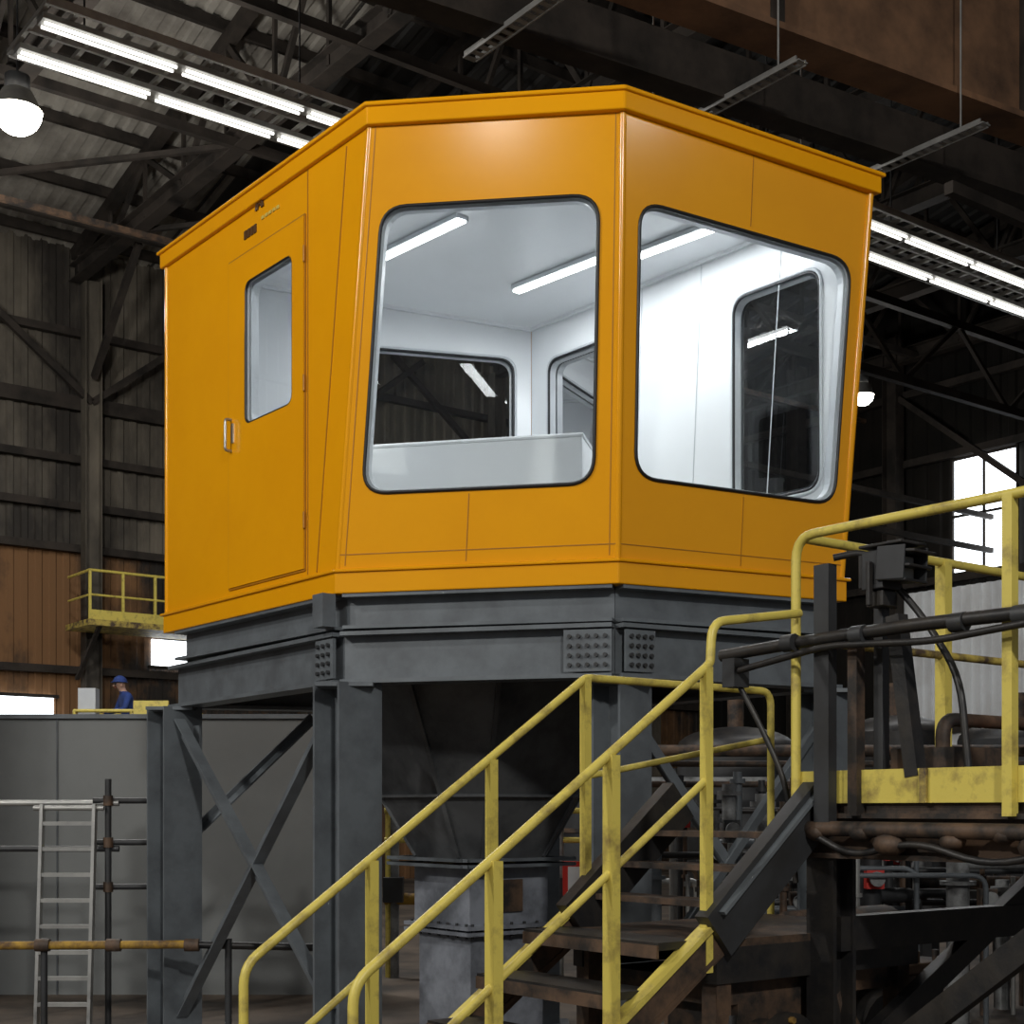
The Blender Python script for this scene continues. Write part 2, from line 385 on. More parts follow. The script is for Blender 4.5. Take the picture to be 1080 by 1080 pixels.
b.box(V((hc.x, hc.y, E-.58))-E2*.345+E1*.02, (.16, .02, .22), 'rust', (E1, E2))
b.obj('discharge_hopper')

# ------------------------------------------------------------ stairs
st = empty('access_staircase')
b = B()
tR, tL, sl = 3.875, 4.73, .70
def zr(s, base): return E+base+sl*(s-3.95)
for t in (tR, tL):
    b.bar(W(2.25, t, .02), W(3.95, t, 1.2), .03, .13, 'rust'); b.bar(W(2.25, t, .10), W(3.95, t, 1.285), .07, .022, 'yellow'); b.bar(W(2.25, t, -.0+.01), W(3.95, t, 1.145), .05, .015, 'rust')
n = 7
for i in range(n):
    s_ = 2.32+i*.243; z = .17*(i+1)
    b.bar(W(s_, tR+.02, z), W(s_, tL-.02, z), .23, .03, 'black', UP); b.bar(W(s_-.115, tR+.02, z-.02), W(s_-.115, tL-.02, z-.02), .012, .05, 'rust')
b.obj('stringers_and_treads', st)
b = B()
for t, s0, sp, hw in ((tR, 2.33, (2.885, 3.416), .052), (tL, 2.38, (2.93, 3.51), .036)):
    topz = lambda s, t=t: zr(s, .585 if t == tR else .53)
    e = 3.90 if t == tR else 4.02
    pts = [W(s0, t, .05), W(s0, t, topz(s0)), W(e, t, topz(e))]
    if t == tR: pts += [W(e+.02, t, topz(e)+.02), W(e+.03, t, E+.725), W(4.43, t, E+.80)]
    else: pts += [W(e+.05, t, topz(e)), W(5.2, t, topz(e)), W(5.2, t, .0)]
    b.pipe(pts, .018, 'yellow', .07)
    mz = lambda s: topz(s)-.43
    b.pipe([W(s0, t, mz(s0)), W(e, t, mz(e))]+([W(5.2, t, mz(e)+.2)] if t == tL else []), .015, 'yellow', .05)
    for s_ in sp: b.bar(W(s_, t, zr(s_, -.62)), W(s_, t, topz(s_)-.01), hw, .04, 'yellow', E1)
    b.bar(W(e, t, E-.62), W(e, t, topz(e)), .036, .036, 'yellow', E1)
b.obj('handrails', st)
b = B()
b.box(W(4.55, 4.3, 1.18), (1.25, .86, .04), 'rust', (E1, E2))
for t in (3.9, 4.7): b.bar(W(3.95, t, 1.1), W(5.2, t, 1.1), .06, .14, 'black')
for s_, t in ((4.0, 4.68), (5.15, 4.68), (5.15, 3.95), (4.0, 3.92)): b.bar(W(s_, t, 0), W(s_, t, 1.15), .08, .08, 'rust')
b.bar(W(3.92, 3.86, 1.22), W(4.55, 3.86, 1.75), .07, .2, 'steel_dk'); b.bar(W(3.92, 3.84, 1.31), W(4.55, 3.84, 1.84), .09, .015, 'steel'); b.bar(W(3.92, 4.7, 1.22), W(4.55, 4.7, 1.75), .07, .2, 'black')
for i in range(3): b.bar(W(4.1+i*.16, 3.9, 1.33+i*.135), W(4.1+i*.16, 4.68, 1.33+i*.135), .16, .025, 'rust')
b.box(W(4.6, 4.3, .98), (1.1, .7, .1), 'rust', (E1, E2)); b.box(W(4.4, 4.15, .78), (.5, .4, .3), 'rust', (E1, E2)); b.box(W(4.4, 4.15, .61), (.58, .48, .04), 'black', (E1, E2))
b.cyl(W(4.2, 3.88, .75), W(4.2, 3.75, .75), .13, 'rust', 20); b.cyl(W(4.2, 3.75, .75), W(4.2, 3.72, .75), .17, 'black', 20)
for i in range(8): b.cyl(W(4.2+.14*math.cos(i*.785), 3.73, .75+.14*math.sin(i*.785)), W(4.2+.14*math.cos(i*.785), 3.70, .75+.14*math.sin(i*.785)), .014, 'rust_y', 6)
b.pipe([W(4.6, 3.85, .95), W(4.75, 3.8, .7), W(4.75, 3.8, .0)], .04, 'rust', .1); b.pipe([W(4.05, 3.9, .9), W(4.0, 3.85, .4), W(4.4, 3.85, .3), W(5.3, 3.85, .3)], .03, 'black', .1)
b.obj('landing', st)

# ------------------------------------------------------------ raised platform on the right
pf = empty('raised_platform'); b = B()
dz = E+.03
b.box(W(6.0, 2.55, dz-.02), (3.0, 2.75, .04), 'rust', (E1, E2))
b.bar(W(4.48, 3.92, dz+.065), W(4.48, 1.2, dz+.065), .012, .13, 'yellow'); b.bar(W(4.48, 3.92, dz+.065), W(7.4, 3.92, dz+.065), .012, .13, 'yellow_d')
for t in (3.3, 2.1): b.bar(W(4.465, t, dz+.0), W(4.465, t, dz+.13), .03, .012, 'yellow_d', E1)
b.ibeam(W(4.52, 3.95, dz-.13), W(4.52, 1.2, dz-.13), .18, .1, 'rust'); b.ibeam(W(4.5, 3.85, dz-.13), W(7.5, 3.85, dz-.13), .18, .1, 'rust')
for i in range(8): b.bar(W(4.6, 3.6-i*.33, dz-.1), W(7.4, 3.6-i*.33, dz-.1), .05, .1, 'black')
b.cyl(W(4.43, 3.85, dz-.10), W(4.43, 1.2, dz-.115), .03, 'rust', 10)
for i in range(11):   # lumps of built-up grime, clamps and cable droops along the deck edge
    t = 3.82-i*.21+random.uniform(-.05, .05); b.sphere(W(4.45, t, dz-.11-random.uniform(0, .06)), random.uniform(.04, .075), 'rust', 10, 6, (1, 1.3, .7))
b.pipe([W(4.42, 3.8, dz-.12), W(4.42, 3.6, dz-.21), W(4.42, 3.3, dz-.14), W(4.42, 3.0, dz-.23), W(4.42, 2.6, dz-.15), W(4.42, 1.5, dz-.2)], .014, 'black', .14)
b.ibeam(W(4.56, 3.82, 0), W(4.56, 3.82, dz-.22), .14, .14, 'black', up=E1)
b.ibeam(W(4.56, 2.0, 0), W(4.56, 2.0, dz-.22), .14, .14, 'black', up=E1); b.ibeam(W(7.2, 3.8, 0), W(7.2, 3.8, dz-.22), .14, .14, 'black', up=E1)
b.bar(W(4.6, 3.75, .6), W(4.6, 2.6, dz-.25), .06, .1, 'black'); b.bar(W(4.6, 2.05, .5), W(4.6, 2.9, dz-.25), .06, .1, 'black')
b.bar(W(4.7, 3.8, .7), W(6.2, 3.8, dz-.25), .06, .1, 'black'); b.bar(W(4.6, 3.8, .72), W(4.6, 2.0, .72), .06, .12, 'black')
b.bar(W(4.55, 3.8, 1.2), W(7.1, 3.8, 1.2), .08, .14, 'black')
b.obj('deck_and_frame', pf)
b = B(); rt = E+1.12
b.pipe([W(4.46, 3.92, dz), W(4.46, 3.92, rt), W(4.46, 1.2, rt), W(4.46, 1.2, dz)], .02, 'yellow', .1)
b.pipe([W(4.5, 3.92, rt), W(7.4, 3.92, rt), W(7.4, 3.92, dz)], .02, 'yellow', .1); b.pipe([W(4.5, 3.92, rt-.42), W(7.4, 3.92, rt-.42)], .018, 'yellow_d')
for t in (2.93, 2.0): b.bar(W(4.46, t, dz-.05), W(4.46, t, rt), .04, .04, 'yellow', E1)
for s_ in (5.45, 6.4): b.bar(W(s_, 3.92, dz), W(s_, 3.92, rt), .055, .05, 'yellow', E1)
b.obj('yellow_guardrail', pf)
b = B()
mr = E+.68
b.pipe([W(4.40, 4.28, mr-.02), W(4.42, 3.9, mr), W(4.40, 3.3, mr+.01), W(4.40, 1.2, mr-.01)], .026, 'black', .1)
b.pipe([W(4.38, 4.22, mr-.1), W(4.39, 3.7, mr-.03), W(4.38, 3.2, mr-.06), W(4.38, 2.6, mr-.02), W(4.38, 1.2, mr-.05)], .014, 'black', .1)
b.bar(W(4.44, 3.75, dz-.1), W(4.44, 3.75, E+.98), .075, .05, 'steel_dk', E1); b.bar(W(4.47, 3.62, dz-.05), W(4.47, 3.62, E+.7), .045, .05, 'rust', E1)
b.bar(W(4.5, 3.45, E+.75), W(4.5, 3.36, E+.13), .06, .06, 'black', E1)
b.pipe([W(4.43, 3.7, E+1.0), W(4.5, 3.6, E+1.02), W(4.6, 3.4, E+.75), W(4.55, 3.2, E+.5), W(4.55, 3.15, dz)], .014, 'black', .12)
b.pipe([W(4.4, 4.25, mr-.05), W(4.45, 4.1, E+.35), W(4.5, 4.0, E+.1), W(4.55, 4.0, E-.3)], .012, 'black', .12)
b.box(W(4.4, 4.2, mr-.1), (.09, .07, .12), 'steel_dk', (E1, E2))
b.box(W(4.9, 3.5, dz+.12), (.35, .3, .2), 'rust', (E1, E2)); b.cyl(W(5.3, 3.3, dz), W(5.3, 3.3, dz+.35), .07, 'greyp', 14); b.box(W(5.5, 3.4, dz+.3), (.2, .15, .2), 'red', (E1, E2)); b.bar(W(5.5, 3.4, dz), W(5.5, 3.4, dz+.2), .04, .04, 'black')
b.pipe([W(5.0, 3.6, dz), W(5.0, 3.6, dz+.35), W(6.6, 3.6, dz+.35), W(6.6, 3.6, dz)], .03, 'rust')
for i in range(8):
    s_ = random.uniform(4.9, 6.8); t = random.uniform(3.1, 3.8); h = random.uniform(.1, .38)
    b.cyl(W(s_, t, dz), W(s_, t, dz+h), random.choice((.02, .035, .05)), random.choice(('rust', 'greyp', 'black')), 10); b.cyl(W(s_, t, dz+h*.6), W(s_, t, dz+h*.6+.03), .07, 'black', 10)
for t in (3.9, 3.55, 3.1, 2.84): b.cyl(W(4.40, t-.03, mr), W(4.40, t+.03, mr), .036, 'steel_dk', 10)
b.obj('service_pipes', pf)
# floodlight
b = B(); c = W(4.5, 3.52, E+.93)
b.bar(W(4.55, 3.56, dz), W(4.55, 3.56, E+.9), .045, .045, 'steel_dk', E1)
b.box(c, (.12, .10, .15), 'steel_dk', (E1, E2)); b.box(c-UP*.11, (.09, .08, .06), 'black', (E1, E2))
hx = (-E2*.93+UP*-.12+E1*.05).normalized()
for k in range(3):
    p = c+UP*(.07-.055*k)-E2*.03; b.bar(p, p+hx*(.17-.02*k), .15, .012, 'black', UP)
b.bar(c+UP*.02-E1*.07-E2*.03, c+UP*.01-E1*.07-E2*.16, .01, .13, 'steel_dk'); b.bar(c+UP*.02+E1*.07-E2*.03, c+UP*.01+E1*.07-E2*.16, .01, .13, 'steel_dk')
b.box(c-E2*.09+UP*.0, (.11, .04, .09), 'greyp', (E1, E2))
b.box(c+UP*.09-E2*.05, (.16, .20, .012), 'black', (E1, E2))
for i in range(4): b.box(c+E2*.06+E1*(-.045+.03*i), (.008, .03, .13), 'black', (E1, E2))
b.bar(c-E1*.075-UP*.14, c-E1*.075+UP*.03, .018, .025, 'black', E1); b.bar(c+E1*.075-UP*.14, c+E1*.075+UP*.03, .018, .025, 'black', E1)
b.obj('floodlight', None, .004)

# ------------------------------------------------------------ building shell
b = B(); b.box((4, 18, -.05), (90, 90, .1), 'floor'); b.obj('floor')
T = 30.0; S = 30.0
b = B()
b.corr(W(-25, T, E+5.6), E1, 56, V((0, 0, 6.6)), 'wallsheet', .3, .05); b.corr(W(-25, T-.02, 0), E1, 56, V((0, 0, E+5.6)), 'wallrust', .3, .03)
b.obj('wall_back')
b = B()
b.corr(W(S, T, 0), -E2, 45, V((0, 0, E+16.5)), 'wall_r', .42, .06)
b.obj('wall_right')
b = B(); b.corr(W(S-.1, 23.2, E+.9), -E2, 6.2, V((0, 0, 4.6)), 'lightsheet', .28, .05); b.obj('wall_cladding')
def winobj(name, f): 
    b = B(); f(b); b.obj(name)
def wr(b):
    b.box(W(S-.12, 20.3, E+7.2), (.05, 1.7, 2.8), 'day', (E1, E2))
    for k in (-.9, 0, .9): b.bar(W(S-.17, 20.3+k, E+5.75), W(S-.17, 20.3+k, E+8.65), .06, .06, 'truss')
    for z in (5.8, 7.2, 8.6): b.bar(W(S-.17, 19.4, E+z), W(S-.17, 21.2, E+z), .06, .06, 'truss')
winobj('window_1', wr)
def wl(b):
    b.box(W(7.0, T-.1, E+2.15), (7.2, .05, .5), 'day', (E1, E2))
    b.bar(W(3.4, T-.15, E+1.88), W(10.7, T-.15, E+1.88), .07, .07, 'truss'); b.bar(W(3.4, T-.15, E+2.42), W(10.7, T-.15, E+2.42), .07, .07, 'truss')
winobj('window_2', wl)
def wl2(b):
    b.box(W(13.4, T-.1, E+3.5), (1.2, .05, .6), 'day', (E1, E2)); b.bar(W(12.7, T-.15, E+3.18), W(14.1, T-.15, E+3.18), .07, .07, 'truss')
winobj('window_3', wl2)
ridge, eave, tr = 16.5, 12.1, 8.0
b = B()
b.corr(W(-25, T, E+eave), E1, 38, W(0, tr-T, ridge-eave), 'roofsheet', .34, .06); b.corr(W(12.8, T, E+eave), E1, 18, W(0, tr-T, ridge-eave), 'roofsheet_shade', .42, .06)
b.corr(W(-25, tr, E+ridge), E1, 56, W(0, -22, eave-ridge), 'roofsheet_shade', .42, .06)
b.obj('ceiling')
def rz(t): return E+(eave+(T-t)/(T-tr)*(ridge-eave) if t > tr else ridge-(tr-t)/22*(ridge-eave))
b = B()
for i in range(14):
    t = T-.6-i*1.75; b.bar(W(-25, t, rz(t)-.16), W(S, t, rz(t)-.16), .1, .2, 'truss')
b.obj('roof_purlins')
for i in range(-2, 6):
    s_ = 11+3.7*i; b = B(); zc = E+11.4
    b.ibeam(W(s_, T-.3, zc), W(s_, -8, zc), .35, .28, 'truss'); b.bar(W(s_, T-.3, rz(T-.3)-.35), W(s_, tr, rz(tr)-.35), .2, .22, 'truss')
    t = T-.5; k = 0
    while t > 0:
        a = W(s_, t, zc) if k % 2 else W(s_, t, rz(t)-.35); c = W(s_, t-1.75, rz(t-1.75)-.35) if k % 2 else W(s_, t-1.75, zc)
        b.bar(a, c, .08, .1, 'truss'); b.bar(W(s_, t, zc), W(s_, t, rz(t)-.35), .06, .08, 'truss'); t -= 1.75; k += 1
    b.obj('roof_truss')
b = B()
for t, z in ((26.5, 11.2), (22, 11.3), (18, 11.3)):
    b.bar(W(-10, t, E+z), W(S, t, E+z), .12, .16, 'truss')
b.bar(W(-10, 24, E+10.2), W(S, 24, E+10.2), .08, .1, 'rust')
for i in range(6):
    s_ = 3.6+3.7*i; b.bar(W(s_, 26.5, E+11.3), W(s_+3.7, 22, E+11.3), .09, .09, 'truss')
b.obj('roof_bracing')
b = B()
for s_ in (-.1, 5.45, 11.3, 16.6, 22.1, 27.6):
    b.ibeam(W(s_, T-.45, 0), W(s_, T-.45, E+11.3), .36, .3, 'wallsheet', up=E1)
    b.bar(W(s_, T-.45, E+8.7), W(s_-3.2, T-.45, E+11.2), .12, .14, 'truss'); b.bar(W(s_, T-.45, E+8.7), W(s_+3.2, T-.45, E+11.2), .12, .14, 'truss')
    b.bar(W(s_, T-.6, E+9.2), W(s_, T-3, E+11.3), .12, .14, 'truss')
for z in (3.0, 5.6, 6.5, 7.5, 8.7, 10.2): b.bar(W(-20, T-.18, E+z), W(S, T-.18, E+z), .16, .16 if z != 8.7 else .3, 'truss')
b.obj('trim_1')
b = B()
for t in (26, 22.8, 17, 11, 5): b.ibeam(W(S-.4, t, 0), W(S-.4, t, E+12), .42, .34, 'truss', up=E2)
for z in (2, 5.7, 8.75, 10.5): b.bar(W(S-.2, T, E+z), W(S-.2, -5, E+z), .16, .18, 'truss')
for t in (11, 17): b.bar(W(S-.4, t, E+6), W(S-.4, t+5.6, E+10.4), .14, .14, 'truss')
b.obj('trim_2')
b = B(); z = E+3.9
b.box(W(15.5, 28.8, z-.06), (9.6, 1.3, .12), 'yellow_d', (E1, E2))
for k, zz in ((.03, 1.0), (.024, .5)): b.cyl(W(10.75, 28.2, z+zz), W(20.2, 28.2, z+zz), k, 'yellow'); b.cyl(W(10.75, 28.2, z+zz), W(10.75, 29.4, z+zz), k, 'yellow')
for i in range(14): b.bar(W(10.75+i*.7, 28.2, z), W(10.75+i*.7, 28.2, z+1), .05, .05, 'yellow')
b.bar(W(10.75, 28.2, z+.1), W(20.2, 28.2, z+.1), .02, .2, 'yellow')
for s_ in (11, 14, 17, 20): b.bar(W(s_, 29.6, z-1.1), W(s_, 28.3, z-.1), .08, .08, 'truss')
b.obj('yellow_balcony')

# crane girder upper right
b = B(); p = V((6.04, 16.8, 0)); d = V((.86, .51, 0)).normalized(); n = V((d.y, -d.x, 0))
p0 = p-d*16; p1 = p+d*14
b.bar(p0+UP*(E+9.0)-n*.1, p1+UP*(E+9.0)-n*.1, .35, 1.85, 'girder'); b.bar(p0+UP*(E+8.05), p1+UP*(E+8.05), .5, .07, 'girder'); b.bar(p0+UP*(E+9.95), p1+UP*(E+9.95), .7, .09, 'truss')
for i in range(8): b.bar(p0+d*(i*3.8+.7)+n*.12+UP*(E+8.1), p0+d*(i*3.8+.7)+n*.12+UP*(E+9.9), .09, .12, 'truss', d)
b.bar(p0+UP*(E+7.75)-n*.5, p1+UP*(E+7.75)-n*.5, .3, .5, 'truss')
for s_ in (-14.5, 13): b.ibeam(p+d*s_, p+d*s_+UP*(E+8.0), .5, .4, 'truss', up=d)
b.obj('crane_girder')
b = B()
b.bar(W(12, 17, E+9.6), W(S-.3, 17, E+9.6), .14, .16, 'truss'); b.bar(W(12, 17, E+8.2), W(S-.3, 17, E+8.2), .14, .16, 'truss')
b.bar(W(14, 10, E+8.6), W(S-.3, 10, E+8.6), .2, .22, 'truss')
for i in range(10):
    b.bar(W(12.2+i*1.7, 17, E+9.6 if i % 2 else E+8.2), W(13.9+i*1.7, 17, E+8.2 if i % 2 else E+9.6), .08, .08, 'truss')
for i in range(4):
    b.bar(W(16+i*3.4, 10, E+8.5), W(17.7+i*3.4, 10, E+7.2), .09, .09, 'truss'); b.bar(W(17.7+i*3.4, 10, E+7.2), W(19.4+i*3.4, 10, E+8.5), .09, .09, 'truss')
b.bar(W(14, 10, E+7.2), W(S-.3, 10, E+7.2), .12, .14, 'truss')
for z in (6.2, 7.0): b.bar(W(16, 20, E+z), W(S-.3, 20, E+z), .1, .12, 'truss')
b.obj('crane_runway_beams')

def b_last(n): return sorted(o.name for o in bpy.data.objects if o.name.startswith(n))[-1]
def lightrow(s0, s1, t, z):
    b = B()
    for k in (-.36, .36):
        b.bar(W(s0, t+k, z+.1), W(s1, t+k, z+.1), .2, .06, 'alu')
        s_ = s0
        while s_ < s1-.5:
            for kk in (-.05, .05): b.cyl(W(s_+.03, t+k+kk, z+.045), W(min(s_+1.5, s1)-.03, t+k+kk, z+.045), .018, 'tube', 8)
            s_ += 1.55
    s_ = s0
    while s_ <= s1: b.bar(W(s_, t-.62, z+.16), W(s_, t+.62, z+.16), .05, .05, 'alu'); s_ += .3
    for k in (-.62, 0, .62): b.bar(W(s0, t+k, z+.17), W(s1, t+k, z+.17), .04, .09, 'alu')
    s_ = s0+.6
    while s_ < s1:
        b.cyl(W(s_, t, z+.15), W(s_, t, rz(t)-.1), .012, 'steel_dk', 6); s_ += 2.6
    b.obj('fluorescent_light_row')
    n = 3
    for i in range(n):
        l = bpy.data.lights.new('tube_light', 'AREA'); l.shape = 'RECTANGLE'; l.size = (s1-s0)/n; l.size_y = 1; l.energy = 90
        o = bpy.data.objects.new('tube_light', l); bpy.context.collection.objects.link(o); o.parent = bpy.data.objects[b_last('fluorescent_light_row')]
        o.location = W(s0+(i+.5)*(s1-s0)/n, t, z-.02); o.rotation_euler = (0, 0, math.atan2(.607, .794))
lightrow(5.0, 9.6, 14.85, E+8.0); lightrow(13.5, 24, 12.9, E+8.0)
for s_, t0, t1, z in ((8.27, 8.5, 11.5, 7.5), (10.94, 9.55, 12, 7.5), (13.52, 9.2, 12.1, 7.5)):
    b = B()
    for k in (-.07, .07): b.bar(W(s_+k, t0, E+z), W(s_+k, t1, E+z), .018, .06, 'alu')
    t = t0
    while t < t1: b.bar(W(s_-.07, t, E+z-.015), W(s_+.07, t, E+z-.015), .06, .012, 'alu'); t += .12
    for t in (t0+.3, t1-.3): b.cyl(W(s_, t, E+z), W(s_, t, rz(t)-.1), .012, 'alu', 6)
    b.obj('cable_tray')
def highbay(p, power, r=.26, hang=2.2, soft=.25):
    p = V(p); b = B()
    b.cone(p+UP*.30, p+UP*.05, r*.6, r, 'alu', 20, False); b.cyl(p+UP*.30, p+UP*.5, r*.5, 'steel_dk', 16); b.cyl(p+UP*.5, p+UP*hang, .012, 'steel_dk', 6)
    b.dome(p+UP*.05, r*.97, 'lampglow', .95, down=True); b.obj('high_bay_or_key_lamp'); par = bpy.data.objects[b_last('high_bay_or_key_lamp')]
    l = bpy.data.lights.new('lamp', 'POINT'); l.energy = power; l.shadow_soft_size = soft; l.color = (1, .97, .92)
    o = bpy.data.objects.new('lamp', l); bpy.context.collection.objects.link(o); o.location = p-UP*.75; o.parent = par
highbay((-6.4, 18.4, E+9), 800, .32); highbay((7.65, 31, E+9), 120, .24)
highbay((-6.2, -4.6, 10.6), 260, .22, soft=.3)
highbay((-12, -2.5, 9.6), 2300, .28, soft=.4); highbay((2.8, -6.5, 9.6), 3200, .28, soft=.4); highbay((-8.5, 3.5, 9.3), 1100); highbay((10.5, 1.0, 10.4), 170, .2)  # key lamps added out of view to light the cabin
highbay((-9, 22, E+8.8), 350)

# ------------------------------------------------------------ left background
b = B()
b.box((-4.5, 13.2, (E+.86)/2), (6.5, .12, E+.86), 'partition')
b.box((-4.5, 13.2, E+.87), (6.54, .2, .04), 'steel')
for i in range(3): b.bar((-6.6+i*2.4, 13.13, .0), (-6.6+i*2.4, 13.13, E+.85), .012, .008, 'steel')
b.obj('grey_partition_wall')
b = B()
for x in (-3.68, -3.27): b.bar((x, 11.0, 0), (x, 11.15, E+.05), .025, .07, 'alu', V((0, 1, 0)))
for i in range(8): b.bar((-3.68, 11.01+i*.018, .2+i*.2), (-3.27, 11.01+i*.018, .2+i*.2), .05, .03, 'alu')
b.cyl((-3.75, 11.15, E+.02), (-3.2, 11.15, E+.02), .02, 'alu', 8)
b.obj('aluminium_ladder')
b = B()
for x, y in ((-3.18, 11.2), (-2.82, 11.3), (-4.3, 11.2)): b.cyl((x, y, 0), (x, y, E+.25 if x > -4 else E+.05), .026, 'steel_dk')
for z in (.08, -.25, -.6): b.cyl((-3.3, 11.2, E+z-.0), (-2.7, 11.3, E+z), .024, 'steel_dk')
b.cyl((-4.5, 11.22, E+.06), (-3.1, 11.22, E+.06), .024, 'alu'); b.cyl((-4.5, 11.22, E-.3), (-3.1, 11.22, E-.3), .024, 'steel_dk')
for x, z in ((-3.18, .08), (-2.82, .08), (-3.18, -.25), (-2.82, -.25), (-3.18, -.6)): b.cyl((x, 11.2, E+z-.04), (x, 11.2, E+z+.04), .04, 'rust', 8)
b.obj('scaffold_poles')
b = B()
b.pipe([(-5.5, 10.0, .74), (-2.25, 10.0, .76)], .03, 'rust_y'); b.pipe([(-2.3, 10.0, .76), (-1.4, 10.2, .72)], .028, 'black')
for x in (-5, -3.3, -2.0): b.cyl((x, 10.03, 0), (x, 10.03, .8), .025, 'steel_dk')
for x in (-3.3, -2.25, -2.8): b.cyl((x-.05, 10, .755), (x+.05, 10, .755), .045, 'rust', 10)
b.obj('barrier_pipe')

b = B(); cx, cy = -6.55, 25.0; fz = E+.62
b.box((cx, cy, .35), (1.9, 1.1, .4), 'yellow'); 
for x in (-.7, .7):
    for y in (-.5, .5): b.cyl((cx+x, cy+y-.08, .22), (cx+x, cy+y+.08, .22), .22, 'rubber', 16)
for k in range(2):
    z0 = .55+k*.8; z1 = z0+.8
    for y in (-.4, .4): b.bar((cx-.75, cy+y, z0), (cx+.75, cy+y, z1), .06, .1, 'yellow'); b.bar((cx+.75, cy+y, z0), (cx-.75, cy+y, z1), .06, .1, 'yellow')
b.box((cx, cy, fz-.06), (2.0, 1.1, .12), 'yellow')
for z in (.55, 1.1):
    for y in (-.53, .53): b.cyl((cx-.98, cy+y, fz+z), (cx+.98, cy+y, fz+z), .03, 'yellow')
    for x in (-.98, .98): b.cyl((cx+x, cy-.53, fz+z), (cx+x, cy+.53, fz+z), .03, 'yellow')
for x in (-.98, 0, .98):
    for y in (-.53, .53): b.cyl((cx+x, cy+y, fz), (cx+x, cy+y, fz+1.1), .03, 'yellow')
b.box((cx+.35, cy-.56, fz+1.1), (.6, .06, .34), 'yellow'); b.box((cx-.8, cy-.3, fz+1.25), (.3, .25, .5), 'white_fr')
b.obj('scissor_lift')
def worker(loc, ang):
    root = empty('worker'); 
    me = bpy.data.meshes.new('body')
    pts = [((0, 0, .95), .15), ((0, -.02, 1.15), .13), ((0, -.08, 1.33), .155), ((0, -.11, 1.45), .075), ((0, -.13, 1.50), .055), ((0, -.16, 1.58), .09), ((0, -.17, 1.66), .085),
           ((.20, -.08, 1.38), .07), ((.29, -.16, 1.14), .05), ((.17, -.38, 1.10), .038), ((.13, -.46, 1.12), .032),
           ((-.20, -.08, 1.38), .07), ((-.29, -.16, 1.14), .05), ((-.17, -.38, 1.10), .038), ((-.13, -.46, 1.12), .032),
           ((.10, 0, .88), .10), ((.12, -.02, .50), .065), ((.12, .02, .10), .05), ((.12, -.12, .05), .042),
           ((-.10, 0, .88), .10), ((-.12, -.02, .50), .065), ((-.12, .02, .10), .05), ((-.12, -.12, .05), .042)]
    ed = [(0, 1), (1, 2), (2, 3), (3, 4), (4, 5), (5, 6), (2, 7), (7, 8), (8, 9), (9, 10), (2, 11), (11, 12), (12, 13), (13, 14), (0, 15), (15, 16), (16, 17), (17, 18), (0, 19), (19, 20), (20, 21), (21, 22)]
    me.from_pydata([p for p, r in pts], ed, []); o = bpy.data.objects.new('body_tmp', me); bpy.context.collection.objects.link(o)
    o.modifiers.new('skin', 'SKIN'); o.modifiers.new('sub', 'SUBSURF').levels = 2
    if not me.skin_vertices:
        bm = bmesh.new(); bm.from_mesh(me); bm.verts.layers.skin.verify(); bm.to_mesh(me); bm.free()
    for i, (p, r) in enumerate(pts): me.skin_vertices[0].data[i].radius = (r, r)
    me.skin_vertices[0].data[0].use_root = True
    dg = bpy.context.evaluated_depsgraph_get(); nm = bpy.data.meshes.new_from_object(o.evaluated_get(dg)); bpy.data.objects.remove(o)
    nm.materials.clear()
    for k in ('blue', 'skin', 'black'): nm.materials.append(M[k])
    for p in nm.polygons:
        c = p.center; p.use_smooth = True; p.material_index = 1 if (c.z > 1.47 or (c.y < -.41 and c.z > .9)) else (2 if c.z < .12 else 0)
    bo = bpy.data.objects.new('body', nm); bpy.context.collection.objects.link(bo); bo.parent = root
    b = B(); h = V((0, -.15, -.04))
    def H(x, y, z): return h+V((x, y, z))
    b.dome(H(0, -.02, 1.67), .125, 'blue', .95); b.cone(H(0, -.03, 1.665), H(0, -.03, 1.675), .15, .14, 'blue', 20)
    b.cone(H(0, -.11, 1.62), H(0, -.14, 1.60), .012, .02, 'skin', 8)
    for x in (-.035, .035): b.sphere(H(x, -.105, 1.635), .012, 'black', 8, 6)
    b.box(H(0, -.105, 1.575), (.045, .012, .008), 'red')
    for x in (-.1, .1): b.sphere(H(x, -.02, 1.615), .022, 'skin', 8, 6, (.5, 1, 1.4))
    for sx in (1, -1):
        b.sphere((sx*.13, -.49, 1.12), .04, 'skin', 10, 6, (1, 1.2, .6))
        for j in range(4): b.pipe([(sx*.13+(j-1.5)*.018, -.52, 1.13), (sx*.13+(j-1.5)*.02, -.57+abs(j-1.5)*.006, 1.13), (sx*.13+(j-1.5)*.02, -.59, 1.10)], .009, 'skin', .01, 6)
        b.pipe([(sx*.10, -.48, 1.12), (sx*.085, -.52, 1.12), (sx*.09, -.55, 1.11)], .010, 'skin', .01, 6)
    b.obj('head_hands_details', root)
    root.location = loc; root.rotation_euler = (0, 0, ang)
worker((-6.72, 25.0, fz), math.radians(-60))

